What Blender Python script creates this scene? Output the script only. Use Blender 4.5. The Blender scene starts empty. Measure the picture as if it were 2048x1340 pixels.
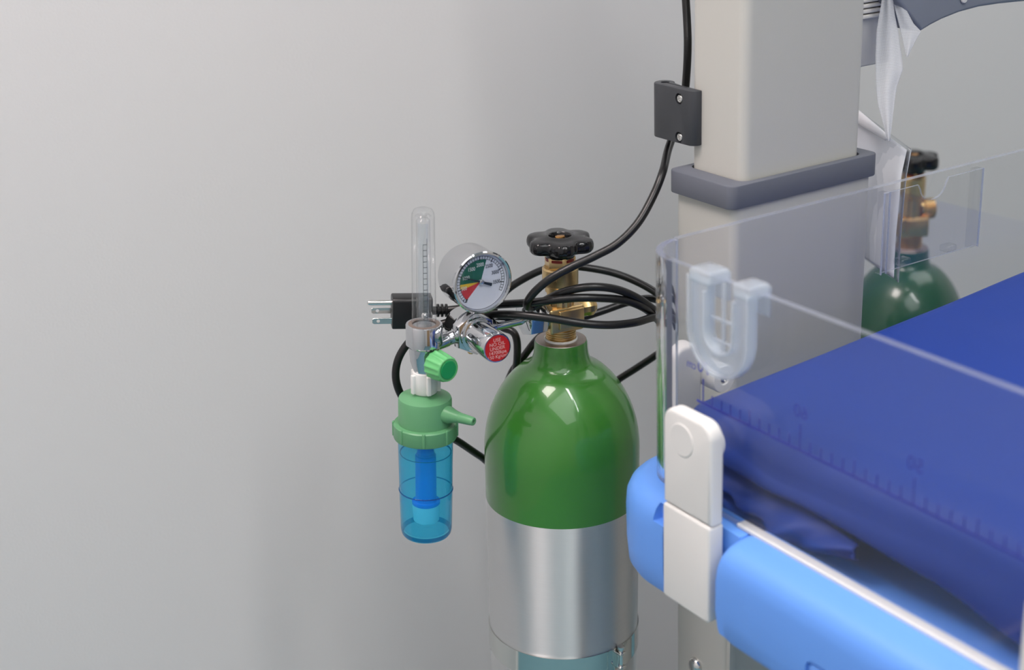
import bpy, bmesh, math, random
from mathutils import Vector, Matrix, Quaternion, noise
random.seed(4)
sc = bpy.context.scene
COL = sc.collection
PI = math.pi

# ------------------------------------------------------------------ camera, world, lights, exposure
F_PX, PITCH, ROLL, YAW = 2900.0, math.radians(21.2), math.radians(-2.5), math.radians(57.5)
CAM = Vector((0, 0, 1.5))
fw = Vector((0, math.cos(PITCH), -math.sin(PITCH)))
_rt = Vector((1, 0, 0)); _up = _rt.cross(fw)
RT = _rt * math.cos(ROLL) + _up * math.sin(ROLL)
UP = _up * math.cos(ROLL) - _rt * math.sin(ROLL)
cd = bpy.data.cameras.new('camera'); cam = bpy.data.objects.new('camera', cd); COL.objects.link(cam)
cam.matrix_world = Matrix(((RT.x, UP.x, -fw.x, CAM.x), (RT.y, UP.y, -fw.y, CAM.y), (RT.z, UP.z, -fw.z, CAM.z), (0, 0, 0, 1)))
cd.sensor_fit = 'HORIZONTAL'; cd.sensor_width = 36.0; cd.lens = F_PX * 36.0 / 2048.0
cd.clip_start = 0.02; cd.clip_end = 30
cd.dof.use_dof = True; cd.dof.focus_distance = 1.25; cd.dof.aperture_fstop = 4.2
sc.camera = cam
w = bpy.data.worlds.new('world'); sc.world = w; w.use_nodes = True
w.node_tree.nodes['Background'].inputs[0].default_value = (0.8, 0.85, 0.9, 1)
w.node_tree.nodes['Background'].inputs[1].default_value = 0.05
sc.view_settings.view_transform = 'Standard'; sc.view_settings.look = 'None'
sc.view_settings.gamma = 1.0; sc.view_settings.use_curve_mapping = False
sc.view_settings.exposure = -0.22
LAMP_POWER, PANEL_POWER, SOFT_POWER = 32.0, 20.0, 2.9
LAMP_TINT = (1.0, 0.985, 0.98); PANEL_TINT = (1.0, 0.87, 0.84)

# ------------------------------------------------------------------ frames
e1 = Vector((math.sin(YAW), math.cos(YAW), 0)); e2 = Vector((math.cos(YAW), -math.sin(YAW), 0)); EZ = Vector((0, 0, 1))
C0 = Vector((0.10726377, 1.00693747, 0))
def W(x, y, z): return C0 + e1 * x - e2 * y + EZ * z          # warmer's own axes: x across the bed, y to its head, z up
MW = Matrix(((e1.x, -e2.x, 0, C0.x), (e1.y, -e2.y, 0, C0.y), (0, 0, 1, 0), (0, 0, 0, 1)))
def at(px, py, d): return CAM + (fw + RT * ((px - 1024) / F_PX) - UP * ((py - 670) / F_PX)) * d
def frame(o, zdir, xhint=None):
    z = zdir.normalized(); xh = xhint if xhint is not None else Vector((1, 0, 0))
    x = (xh - z * xh.dot(z)).normalized(); y = z.cross(x)
    return Matrix(((x.x, y.x, z.x, o.x), (x.y, y.y, z.y, o.y), (x.z, y.z, z.z, o.z), (0, 0, 0, 1)))

# ------------------------------------------------------------------ materials
def new_mat(name):
    m = bpy.data.materials.new(name); m.use_nodes = True
    n = m.node_tree.nodes; n.clear()
    return m, n, m.node_tree.links
def pbr(name, col, rough=0.5, metal=0.0, spec=0.5, var=0.04, vscale=30, bump=0.0, bscale=200, coat=0.0, coat_rough=0.05,
        aniso=0.0, sss=0.0, stretch=(1, 1, 1), trans=0.0, ior=1.45, rvar=0.0, emit=None):
    m, n, l = new_mat(name)
    out = n.new('ShaderNodeOutputMaterial'); b = n.new('ShaderNodeBsdfPrincipled')
    l.new(b.outputs[0], out.inputs[0])
    b.inputs['Roughness'].default_value = rough; b.inputs['Metallic'].default_value = metal
    b.inputs['Specular IOR Level'].default_value = spec; b.inputs['IOR'].default_value = ior
    b.inputs['Coat Weight'].default_value = coat; b.inputs['Coat Roughness'].default_value = coat_rough
    b.inputs['Transmission Weight'].default_value = trans
    if sss:
        b.inputs['Subsurface Weight'].default_value = sss; b.inputs['Subsurface Radius'].default_value = (0.01, 0.01, 0.01)
    if aniso:
        b.inputs['Anisotropic'].default_value = aniso; b.inputs['Anisotropic Rotation'].default_value = 0.25
        tg = n.new('ShaderNodeTangent'); tg.direction_type = 'RADIAL'; tg.axis = 'Z'; l.new(tg.outputs[0], b.inputs['Tangent'])
    tc = n.new('ShaderNodeTexCoord'); mp = n.new('ShaderNodeMapping'); mp.inputs['Scale'].default_value = stretch
    l.new(tc.outputs['Object'], mp.inputs[0])
    t = n.new('ShaderNodeTexNoise'); t.inputs['Scale'].default_value = vscale; t.inputs['Detail'].default_value = 4
    l.new(mp.outputs[0], t.inputs['Vector'])
    mx = n.new('ShaderNodeMix'); mx.data_type = 'RGBA'
    mx.inputs[6].default_value = [max(0, c * (1 - var)) for c in col] + [1]
    mx.inputs[7].default_value = [min(1, c * (1 + var)) for c in col] + [1]
    l.new(t.outputs['Fac'], mx.inputs[0]); l.new(mx.outputs[2], b.inputs['Base Color'])
    if rvar:
        mr = n.new('ShaderNodeMapRange'); mr.inputs[3].default_value = max(0, rough - rvar); mr.inputs[4].default_value = rough + rvar
        l.new(t.outputs['Fac'], mr.inputs[0]); l.new(mr.outputs[0], b.inputs['Roughness'])
    if bump:
        t2 = n.new('ShaderNodeTexNoise'); t2.inputs['Scale'].default_value = bscale; t2.inputs['Detail'].default_value = 3
        l.new(mp.outputs[0], t2.inputs['Vector'])
        bp = n.new('ShaderNodeBump'); bp.inputs['Strength'].default_value = bump; bp.inputs['Distance'].default_value = 0.001
        l.new(t2.outputs['Fac'], bp.inputs['Height']); l.new(bp.outputs[0], b.inputs['Normal'])
    if emit:
        b.inputs['Emission Color'].default_value = list(emit[0]) + [1]; b.inputs['Emission Strength'].default_value = emit[1]
    return m
def clear(name, tint, edge, rough=0.02, f0=0.04, dif=0.0, dcol=(1, 1, 1), power=3.0, glossmax=1.0):
    m, n, l = new_mat(name)
    out = n.new('ShaderNodeOutputMaterial')
    lw = n.new('ShaderNodeLayerWeight'); lw.inputs[0].default_value = 0.5
    p5 = n.new('ShaderNodeMath'); p5.operation = 'POWER'; p5.inputs[1].default_value = 5; l.new(lw.outputs['Facing'], p5.inputs[0])
    mr = n.new('ShaderNodeMapRange'); mr.inputs[3].default_value = f0; mr.inputs[4].default_value = glossmax; l.new(p5.outputs[0], mr.inputs[0])
    p3 = n.new('ShaderNodeMath'); p3.operation = 'POWER'; p3.inputs[1].default_value = power; l.new(lw.outputs['Facing'], p3.inputs[0])
    nt = n.new('ShaderNodeTexNoise'); nt.inputs['Scale'].default_value = 40
    tc = n.new('ShaderNodeTexCoord'); l.new(tc.outputs['Object'], nt.inputs['Vector'])
    cm = n.new('ShaderNodeMix'); cm.data_type = 'RGBA'; cm.inputs[6].default_value = list(tint) + [1]; cm.inputs[7].default_value = list(edge) + [1]
    l.new(p3.outputs[0], cm.inputs[0])
    tr = n.new('ShaderNodeBsdfTransparent'); l.new(cm.outputs[2], tr.inputs[0])
    gl = n.new('ShaderNodeBsdfGlossy'); gl.inputs['Roughness'].default_value = rough
    r2 = n.new('ShaderNodeMapRange'); r2.inputs[3].default_value = rough * 0.8; r2.inputs[4].default_value = rough * 1.2 + 0.005
    l.new(nt.outputs['Fac'], r2.inputs[0]); l.new(r2.outputs[0], gl.inputs['Roughness'])
    base = tr
    if dif > 0:
        df = n.new('ShaderNodeBsdfDiffuse'); df.inputs[0].default_value = list(dcol) + [1]
        tl = n.new('ShaderNodeBsdfTranslucent'); tl.inputs[0].default_value = list(dcol) + [1]
        ad = n.new('ShaderNodeMixShader'); ad.inputs[0].default_value = 0.5
        l.new(df.outputs[0], ad.inputs[1]); l.new(tl.outputs[0], ad.inputs[2])
        ms = n.new('ShaderNodeMixShader'); ms.inputs[0].default_value = dif
        l.new(tr.outputs[0], ms.inputs[1]); l.new(ad.outputs[0], ms.inputs[2]); base = ms
    mf = n.new('ShaderNodeMixShader'); l.new(mr.outputs[0], mf.inputs[0]); l.new(base.outputs[0], mf.inputs[1]); l.new(gl.outputs[0], mf.inputs[2])
    l.new(mf.outputs[0], out.inputs[0])
    return m
def gauze(name):
    m, n, l = new_mat(name)
    out = n.new('ShaderNodeOutputMaterial'); tc = n.new('ShaderNodeTexCoord')
    wv = n.new('ShaderNodeTexWave'); wv.bands_direction = 'Z'; wv.inputs['Scale'].default_value = 260; wv.inputs['Distortion'].default_value = 1.2
    w2 = n.new('ShaderNodeTexWave'); w2.bands_direction = 'X'; w2.inputs['Scale'].default_value = 700; w2.inputs['Distortion'].default_value = 1.0
    l.new(tc.outputs['Object'], wv.inputs[0]); l.new(tc.outputs['Object'], w2.inputs[0])
    mx = n.new('ShaderNodeMath'); mx.operation = 'MAXIMUM'; l.new(wv.outputs['Fac'], mx.inputs[0]); l.new(w2.outputs['Fac'], mx.inputs[1])
    mr = n.new('ShaderNodeMapRange'); mr.inputs[1].default_value = 0.35; mr.inputs[2].default_value = 0.9; mr.inputs[3].default_value = 0.34; mr.inputs[4].default_value = 0.66
    l.new(mx.outputs[0], mr.inputs[0])
    tr = n.new('ShaderNodeBsdfTransparent'); df = n.new('ShaderNodeBsdfDiffuse'); df.inputs[0].default_value = (0.84, 0.85, 0.88, 1)
    tl = n.new('ShaderNodeBsdfTranslucent'); tl.inputs[0].default_value = (0.84, 0.85, 0.88, 1)
    a = n.new('ShaderNodeMixShader'); a.inputs[0].default_value = 0.3; l.new(df.outputs[0], a.inputs[1]); l.new(tl.outputs[0], a.inputs[2])
    ms = n.new('ShaderNodeMixShader'); l.new(mr.outputs[0], ms.inputs[0]); l.new(tr.outputs[0], ms.inputs[1]); l.new(a.outputs[0], ms.inputs[2])
    l.new(ms.outputs[0], out.inputs[0])
    return m

M = {}
M['wall'] = pbr('painted_wall', (0.715, 0.70, 0.698), 0.55, var=0.012, vscale=3, bump=0.22, bscale=420)
M['ceiling'] = pbr('ceiling_board', (0.82, 0.82, 0.8), 0.8, bump=0.1)
M['floor'] = pbr('vinyl_floor', (0.15, 0.32, 0.38), 0.35, var=0.08, vscale=12)
M['lamp'] = pbr('lamp_diffuser', (0.9, 0.9, 0.9), 0.5, emit=(LAMP_TINT, LAMP_POWER))
M['panel'] = pbr('panel_diffuser', (0.9, 0.9, 0.9), 0.5, emit=(PANEL_TINT, PANEL_POWER))
M['soft'] = pbr('wide_panel_diffuser', (0.9, 0.9, 0.9), 0.5, emit=(LAMP_TINT, SOFT_POWER))
M['lampframe'] = pbr('lamp_frame', (0.7, 0.7, 0.7), 0.4)
M['door'] = pbr('door_wood', (0.42, 0.27, 0.15), 0.4, var=0.2, vscale=8, stretch=(6, 6, 0.6))
M['cream'] = pbr('cream_powder_coat', (0.51, 0.505, 0.470), 0.38, var=0.01, bump=0.05, bscale=700)
M['collar'] = pbr('grey_collar_plastic', (0.125, 0.135, 0.165), 0.5, var=0.02, bump=0.06, bscale=900)
M['clamp'] = pbr('charcoal_plastic', (0.038, 0.041, 0.047), 0.42, var=0.03, bump=0.04, bscale=900)
M['cable'] = pbr('black_cable_rubber', (0.006, 0.006, 0.0065), 0.3, var=0.1, bump=0.05, bscale=500)
M['plug'] = pbr('black_plug_plastic', (0.007, 0.007, 0.008), 0.35, var=0.1)
M['steel'] = pbr('bright_steel', (0.72, 0.71, 0.69), 0.18, 1.0, var=0.05)
M['bandsteel'] = pbr('polished_band_steel', (0.66, 0.66, 0.63), 0.10, 1.0, var=0.04)
M['chrome'] = pbr('chrome_plate', (0.60, 0.61, 0.63), 0.05, 1.0, var=0.02)
M['brass'] = pbr('cast_brass', (0.60, 0.43, 0.21), 0.30, 1.0, var=0.16, vscale=90, bump=0.10, bscale=300, rvar=0.08)
M['brassbright'] = pbr('turned_brass', (0.68, 0.47, 0.20), 0.22, 1.0, var=0.08, vscale=60)
M['bronze'] = pbr('bronze_stem', (0.55, 0.28, 0.09), 0.28, 1.0, var=0.1)
M['alu'] = pbr('brushed_aluminium', (0.70, 0.70, 0.70), 0.41, 1.0, var=0.04, vscale=30, stretch=(1, 1, 60), aniso=1.0, bump=0.07, bscale=50)
M['aluneck'] = pbr('bare_aluminium', (0.42, 0.37, 0.34), 0.42, 1.0, var=0.06)
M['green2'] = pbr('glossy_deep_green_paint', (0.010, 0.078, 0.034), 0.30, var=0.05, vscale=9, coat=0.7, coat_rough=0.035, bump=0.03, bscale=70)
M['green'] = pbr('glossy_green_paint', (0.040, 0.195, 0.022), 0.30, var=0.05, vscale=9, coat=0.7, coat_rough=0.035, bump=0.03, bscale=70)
M['black'] = pbr('glossy_black_bakelite', (0.007, 0.007, 0.008), 0.13, var=0.1, spec=0.55)
M['red'] = pbr('dark_red_seal', (0.25, 0.02, 0.012), 0.4)
M['white'] = pbr('white_plastic', (0.74, 0.73, 0.71), 0.36, var=0.01, bump=0.03, bscale=900)
M['nut'] = pbr('white_nylon', (0.72, 0.72, 0.70), 0.4, var=0.02)
M['capgreen'] = pbr('soft_green_plastic', (0.115, 0.315, 0.150), 0.36, var=0.03, vscale=25, sss=0.0)
M['knob'] = pbr('bright_green_plastic', (0.13, 0.47, 0.17), 0.34, var=0.03)
M['knobinlay'] = pbr('emerald_inlay', (0.012, 0.27, 0.075), 0.3, var=0.05)
M['blueplastic'] = pbr('light_blue_plastic', (0.132, 0.335, 0.86), 0.40, var=0.012, bump=0.03, bscale=900)
M['sheet'] = pbr('royal_blue_vinyl_sheet', (0.006, 0.036, 0.25), 0.50, spec=0.35, var=0.06, vscale=7, bump=0.08, bscale=900)
M['dial'] = pbr('dial_white', (0.74, 0.76, 0.82), 0.5, var=0.01)
M['dgreen'] = pbr('dial_green', (0.008, 0.12, 0.055), 0.5)
M['dyellow'] = pbr('dial_yellow', (0.80, 0.52, 0.02), 0.5)
M['dred'] = pbr('dial_red', (0.60, 0.035, 0.03), 0.5)
M['ink'] = pbr('black_ink', (0.012, 0.02, 0.02), 0.5)
M['inkw'] = pbr('white_ink', (0.8, 0.82, 0.8), 0.5)
M['capred'] = pbr('red_label', (0.47, 0.010, 0.008), 0.4, var=0.05)
M['inkpale'] = pbr('pale_label_ink', (0.72, 0.42, 0.40), 0.5)
M['rulerink'] = pbr('blue_print', (0.015, 0.030, 0.40), 0.5)
M['scaleback'] = clear('flow_scale_strip', (0.94, 0.97, 0.99), (0.84, 0.9, 0.94), 0.1, dif=0.16, dcol=(0.62, 0.70, 0.76))
M['ball'] = pbr('float_ball', (0.75, 0.70, 0.66), 0.08, 1.0)
M['tube'] = clear('clear_flow_tube', (0.995, 0.996, 0.997), (0.66, 0.70, 0.73), 0.015, 0.05, power=6.0, dif=.012, dcol=(.9,.93,.95))
M['acrylic'] = clear('clear_acrylic', (0.978, 0.980, 0.982), (0.92, 0.93, 0.95), 0.03, 0.042, dif=0.004, dcol=(0.9, 0.9, 0.95))
M['glass'] = pbr('solid_clear_acrylic', (0.97, 0.98, 1.0), 0.02, trans=1.0, ior=1.49, var=0.0)
M['acredge'] = clear('acrylic_cut_edge', (0.82, 0.86, 0.94), (0.74, 0.79, 0.90), 0.12, 0.08, dif=0.34, dcol=(0.86, 0.89, 0.97))
M['silicone'] = clear('milky_silicone', (0.91, 0.945, 0.975), (0.82, 0.86, 0.91), 0.18, 0.05, dif=0.32, dcol=(0.92, 0.95, 0.98))
M['bottle'] = clear('blue_bottle_plastic', (0.50, 0.92, 1.0), (0.06, 0.40, 0.75), 0.02, 0.05, dif=0.24, dcol=(0.0, 0.72, 1.0), power=4.5)
M['bottlering'] = clear('blue_bottle_ring', (0.20, 0.50, 0.75), (0.05, 0.25, 0.5), 0.03, 0.05, dif=0.2, dcol=(0.01, 0.25, 0.55))
M['water'] = clear('blue_tinted_water', (0.84, 0.96, 1.0), (0.42, 0.72, 0.95), 0.02, 0.05, dif=0.06, dcol=(0.10, 0.65, 1.0))
M['bluetube'] = pbr('deep_blue_tube', (0.02, 0.15, 0.85), 0.35, var=0.03)
M['foam'] = pbr('white_diffuser', (0.88, 0.92, 0.94), 0.6)
M['paper'] = pbr('white_paper', (0.80, 0.80, 0.84), 0.6, var=0.02)
M['film'] = clear('clear_sleeve_film', (0.93, 0.94, 0.95), (0.7, 0.72, 0.76), 0.05, 0.05)
M['gauze'] = gauze('white_gauze')
M['shelf'] = pbr('slate_grey_plastic', (0.235, 0.255, 0.30), 0.45, var=0.02)
M['lightgrey'] = pbr('light_grey_metal', (0.62, 0.61, 0.60), 0.42, 0.0, var=0.02)
M['fin'] = pbr('ivory_fin', (0.80, 0.78, 0.74), 0.4, var=0.02)

# ------------------------------------------------------------------ mesh builder
class MB:
    def __init__(s): s.v = []; s.f = []; s.m = []; s.T = Matrix.Identity(4); s.mi = 0
    def add(s, vs, fs, T=None):
        o = len(s.v); T = s.T @ T if T is not None else s.T
        s.v += [T @ Vector(p) for p in vs]
        for f in fs: s.f.append([o + i for i in f]); s.m.append(s.mi)
    def bm(s, b, T=None):
        b.verts.ensure_lookup_table(); b.verts.index_update()
        s.add([v.co.copy() for v in b.verts], [[v.index for v in f.verts] for f in b.faces], T); b.free()
    def box(s, lo, hi, bev=0.0, seg=3, T=None):
        b = bmesh.new(); bmesh.ops.create_cube(b, size=1)
        for v in b.verts: v.co = Vector([(lo[i] + hi[i]) / 2 + v.co[i] * (hi[i] - lo[i]) for i in range(3)])
        if bev: bmesh.ops.bevel(b, geom=b.edges[:], offset=bev, segments=seg, profile=0.5, affect='EDGES')
        s.bm(b, T)
    def prism(s, poly, z0, z1, bev=0.0, seg=2, T=None):
        b = bmesh.new(); vs = [b.verts.new((p[0], p[1], z0)) for p in poly]; f = b.faces.new(vs)
        r = bmesh.ops.extrude_face_region(b, geom=[f]); nv = [g for g in r['geom'] if isinstance(g, bmesh.types.BMVert)]
        for v in nv: v.co.z = z1
        bmesh.ops.recalc_face_normals(b, faces=b.faces[:])
        if bev:
            es = [e for e in b.edges if abs(e.verts[0].co.z - e.verts[1].co.z) < 1e-9]
            bmesh.ops.bevel(b, geom=es, offset=bev, segments=seg, profile=0.5, affect='EDGES')
        s.bm(b, T)
    def lathe(s, prof, n=48, T=None, fn=None, a0=0.0, a1=2 * PI):
        full = abs(a1 - a0 - 2 * PI) < 1e-6; k = n if full else n + 1
        vs = []; fs = []
        for (r, z) in prof:
            for i in range(k):
                a = a0 + (a1 - a0) * i / n; rr = r * (fn(a, z) if fn else 1)
                vs.append((rr * math.cos(a), rr * math.sin(a), z))
        for j in range(len(prof) - 1):
            for i in range(n):
                i2 = (i + 1) % k
                fs.append([j * k + i, j * k + i2, (j + 1) * k + i2, (j + 1) * k + i])
        if full:
            if prof[0][0] > 1e-6: fs.append([i for i in range(k)][::-1])
            if prof[-1][0] > 1e-6: fs.append([(len(prof) - 1) * k + i for i in range(k)])
        s.add(vs, fs, T)
    def ring(s, prof, n=48, T=None):                          # closed profile swept round z
        p = list(prof); k = n; vs = []; fs = []; L = len(p)
        for (r, z) in p:
            for i in range(k): a = 2 * PI * i / k; vs.append((r * math.cos(a), r * math.sin(a), z))
        for j in range(L):
            for i in range(k):
                i2 = (i + 1) % k; j2 = (j + 1) % L
                fs.append([j * k + i, j * k + i2, j2 * k + i2, j2 * k + i])
        s.add(vs, fs, T)
    def tube(s, pts, r, n=14, caps=True, T=None):
        P = [Vector(p) for p in pts]; L = len(P)
        t = [(P[min(i + 1, L - 1)] - P[max(i - 1, 0)]).normalized() for i in range(L)]
        u = t[0].orthogonal().normalized(); vs = []; fs = []
        for i in range(L):
            if i:
                q = t[i - 1].rotation_difference(t[i]); u = q @ u; u = (u - t[i] * u.dot(t[i])).normalized()
            v = t[i].cross(u); rr = r(i / (L - 1)) if callable(r) else r
            for k in range(n):
                a = 2 * PI * k / n; vs.append(P[i] + (u * math.cos(a) + v * math.sin(a)) * rr)
        for i in range(L - 1):
            for k in range(n):
                k2 = (k + 1) % n; fs.append([i * n + k, i * n + k2, (i + 1) * n + k2, (i + 1) * n + k])
        if caps: fs.append(list(range(n))[::-1]); fs.append([(L - 1) * n + k for k in range(n)])
        s.add(vs, fs, T)
    def grid(s, rows, T=None, close=False):
        R = len(rows); K = len(rows[0]); vs = [p for r in rows for p in r]
        fs = [[j * K + i, j * K + i + 1, (j + 1) * K + i + 1, (j + 1) * K + i] for j in range(R - 1) for i in range(K - 1)]
        s.add(vs, fs, T)
    def text(s, txt, size, T, extrude=0.0, sx=1.0):
        c = bpy.data.curves.new('t', 'FONT'); c.body = txt; c.size = size; c.align_x = 'CENTER'; c.align_y = 'CENTER'; c.extrude = extrude
        c.resolution_u = 4
        o = bpy.data.objects.new('t', c); COL.objects.link(o)
        dg = bpy.context.evaluated_depsgraph_get(); me = bpy.data.meshes.new_from_object(o.evaluated_get(dg))
        s.add([(v.co.x * sx, v.co.y, v.co.z) for v in me.vertices], [list(p.vertices) for p in me.polygons], T)
        bpy.data.objects.remove(o); bpy.data.curves.remove(c); bpy.data.meshes.remove(me)

def smooth_path(pts, k=10):
    P = [Vector(p) for p in pts]; P = [P[0] * 2 - P[1]] + P + [P[-1] * 2 - P[-2]]; out = []
    for i in range(1, len(P) - 2):
        a, b, c, d = P[i - 1:i + 3]
        for j in range(k):
            t = j / k
            out.append(0.5 * ((2 * b) + (c - a) * t + (2 * a - 5 * b + 4 * c - d) * t * t + (3 * b - a - 3 * c + d) * t ** 3))
    out.append(P[-2]); return out
def rrect(x0, x1, y0, y1, r, n=6):
    out = []
    for cx, cy, a in ((x1 - r, y1 - r, 0), (x0 + r, y1 - r, 90), (x0 + r, y0 + r, 180), (x1 - r, y0 + r, 270)):
        for i in range(n + 1):
            t = math.radians(a + 90 * i / n); out.append((cx + r * math.cos(t), cy + r * math.sin(t)))
    return out
def ngon(n, r, a0=0.0): return [(r * math.cos(a0 + 2 * PI * i / n), r * math.sin(a0 + 2 * PI * i / n)) for i in range(n)]

WM = {}
def thing(name, label, cat, M4=None, group=None):
    o = bpy.data.objects.new(name, None); COL.objects.link(o); o.empty_display_size = 0.02
    M4 = M4 if M4 is not None else Matrix.Identity(4)
    o.matrix_world = M4; WM[o.name] = M4.copy()
    o['label'] = label; o['category'] = cat
    if group: o['group'] = group
    return o
def obj(name, mb, mats, parent=None, label=None, sharp=32, M4=None):
    """link a mesh built in world space (or in M4's space) as one object"""
    mats = mats if isinstance(mats, (list, tuple)) else [mats]
    Mw = WM[parent.name] if parent is not None else (M4 if M4 is not None else Matrix.Identity(4))
    inv = Mw.inverted()
    me = bpy.data.meshes.new(name)
    me.from_pydata([inv @ v for v in mb.v], [], mb.f)
    for m in mats: me.materials.append(m)
    me.polygons.foreach_set('material_index', mb.m)
    b = bmesh.new(); b.from_mesh(me); bmesh.ops.remove_doubles(b, verts=b.verts[:], dist=1e-7)
    bmesh.ops.recalc_face_normals(b, faces=b.faces[:]); b.to_mesh(me); b.free()
    me.polygons.foreach_set('use_smooth', [True] * len(me.polygons))
    me.set_sharp_from_angle(angle=math.radians(sharp))
    me.update()
    o = bpy.data.objects.new(name, me); COL.objects.link(o)
    if parent is not None: o.parent = parent
    else: o.matrix_world = Mw
    WM[o.name] = Mw.copy()
    if label: o['label'] = label
    return o
def struct(name, mb, mat):
    o = obj(name, mb, mat); o['kind'] = 'structure'; return o
def cut(o, mb):
    """subtract the builder's volume from o for good"""
    c = obj('cutter', mb, list(o.data.materials)[:1], M4=WM[o.name])
    c.matrix_world = WM[o.name]
    par = o.parent; o.parent = None; o.matrix_world = WM[o.name]
    md = o.modifiers.new('b', 'BOOLEAN'); md.operation = 'DIFFERENCE'; md.object = c; md.solver = 'EXACT'
    dg = bpy.context.evaluated_depsgraph_get(); dg.update()
    me = bpy.data.meshes.new_from_object(o.evaluated_get(dg)); o.modifiers.clear()
    old = o.data; o.data = me; bpy.data.meshes.remove(old)
    o.matrix_world = Matrix.Identity(4); o.parent = par
    if par is None: o.matrix_world = WM[o.name]
    me.polygons.foreach_set('use_smooth', [True] * len(me.polygons)); me.set_sharp_from_angle(angle=math.radians(32))
    cm = c.data; bpy.data.objects.remove(c); bpy.data.meshes.remove(cm)

# ------------------------------------------------------------------ the room (in the warmer's axes; its head stands near the back wall)
RX0, RX1, RY0, RY1, RH = -1.7, 2.6, -3.2, 0.56, 2.6
def room_box(name, lo, hi, mat):
    b = MB(); b.T = MW; b.box(lo, hi); return struct(name, b, mat)
room_box('wall_back', (RX0 - .1, RY1, 0), (RX1 + .1, RY1 + .1, RH), M['wall'])
room_box('wall_front', (RX0 - .1, RY0 - .1, 0), (RX1 + .1, RY0, RH), M['wall'])
room_box('wall_left', (RX0 - .1, RY0, 0), (RX0, RY1, RH), M['wall'])
room_box('wall_right', (RX1, RY0, 0), (RX1 + .1, RY1, RH), M['wall'])
room_box('floor', (RX0 - .1, RY0 - .1, -.1), (RX1 + .1, RY1 + .1, 0), M['floor'])
room_box('ceiling', (RX0 - .1, RY0 - .1, RH), (RX1 + .1, RY1 + .1, RH + .1), M['ceiling'])
room_box('door_1', (-0.9, RY0 + .0, 0), (0.05, RY0 + .045, 2.05), M['door'])
room_box('baseboard_back', (RX0, RY1 - .012, 0), (RX1, RY1, .09), M['ceiling'])
# (x0, x1, y0, y1, material, label)
LAMPS = [(-.09, .01, -1.92, -.30, 'lamp', 'long narrow ceiling lamp running over the near side of the bed'),
         (-1.35, -.16, -2.7, -.50, 'soft', 'large square ceiling panel over the open floor left of the bed'),
         (.75, 2.3, -.60, .45, 'soft', 'square ceiling panel by the back wall, right of the column'),  # unseen panel, added to brighten the right end of the wall
         (-1.10, -.45, -.15, .42, 'panel', 'small ceiling panel by the back wall above the bare wall')]
for x0, x1, y0, y1, mk, lab in LAMPS:
    t = thing('ceiling_light', lab, 'light', Matrix.Translation(W((x0 + x1) / 2, (y0 + y1) / 2, RH - .03)), 'ceiling lamps')
    b = MB(); b.T = MW
    for lo, hi in (((x0 - .02, y0 - .02), (x1 + .02, y0)), ((x0 - .02, y1), (x1 + .02, y1 + .02)), ((x0 - .02, y0), (x0, y1)), ((x1, y0), (x1 + .02, y1))):
        b.box((lo[0], lo[1], RH - .03), (hi[0], hi[1], RH), .002)
    obj('frame', b, M['lampframe'], t)
    b = MB(); b.T = MW; b.box((x0, y0, RH - .022), (x1, y1, RH)); obj('diffuser', b, M[mk], t)

# ------------------------------------------------------------------ warmer: column
col_t = thing('infant_warmer_column', 'cream square lift column with a grey collar standing behind the blue bed', 'medical column', MW @ Matrix.Translation((.2, .09, 0)))
b = MB(); b.T = MW; b.prism(rrect(.1355, .2690, .0575, .1235, .009, 8), 1.12, 1.62); obj('telescopic_tube', b, M['cream'], col_t)
b = MB(); b.T = MW
outer = rrect(.1170, .2835, .0500, .1305, .008, 8); 
b.prism(outer, 1.1660, 1.1856, .0012, 2); o = obj('collar', b, M['collar'], col_t, 'grey collar')
c = MB(); c.T = MW; c.prism(rrect(.1342, .2705, .0562, .1248, .009, 8), 1.15, 1.2); cut(o, c)
b = MB(); b.T = MW; b.prism(rrect(.1228, .2795, .0530, .1280, .008, 8), .06, 1.1665); obj('column_housing', b, M['cream'], col_t)
b = MB(); b.T = MW; b.box((-.10, -.55, .03), (.62, .34, .07), .01); b.box((.05, -.1, .06), (.36, .3, .10), .01); obj('base', b, M['cream'], col_t)
# dome bolt on the side face of the column, and the joint between its two panels
b = MB(); Tb = frame(W(.1228, .0962, .712), -e1, EZ)
b.lathe([(.0085, 0), (.0085, .001), (.0078, .003), (.006, .0047), (.003, .0056), (.0001, .0058)], 28, Tb); obj('dome_bolt', b, M['steel'], col_t, 'domed chrome bolt')
b = MB(); b.T = MW; b.box((.1222, .0490, .3), (.1292, .0535, .98), .0006); obj('cover_strip', b, M['cream'], col_t)
# cable clamp on the side face
b = MB(); b.T = MW
prof = [(.1355, .1085), (.1325, .1085), (.1285, .1105), (.1265, .114), (.1262, .150)]
cx, cy, R = .1350, .1560, .0088
for i in range(13):
    a = math.radians(180 - i * 225 / 12); prof.append((cx + R * math.cos(a), cy + R * math.sin(a)))
hole = []
for i in range(11):
    a = math.radians(-35 - 0 + (i * -0) ) if False else math.radians(-30 + i * 24); hole.append((cx + .0042 * math.cos(a), cy + .0042 * math.sin(a)))
prof += [(.1392, .1485), (.1362, .1300), (.1362, .1240)]
b.prism(prof, 1.2062, 1.2522, .0008, 2)
cl = obj('cable_clamp', b, M['clamp'], col_t, 'charcoal cable clamp with two screws')
c = MB(); c.T = MW; c.lathe([(.0038, 1.18), (.0038, 1.30)], 20, Matrix.Translation((cx, cy - .001, 0))); cut(cl, c)
c = MB(); c.T = MW; c.prism([(.1352, .1560), (.1338, .1560), (.1330, .1240), (.1341, .1240)], 1.18, 1.30); cut(cl, c)
for zz in (1.2436, 1.2112):
    c = MB(); c.lathe([(.0047, -.0030), (.0047, .004)], 24, frame(W(.1262, .1268, zz), -e1, EZ)); cut(cl, c)
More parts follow.
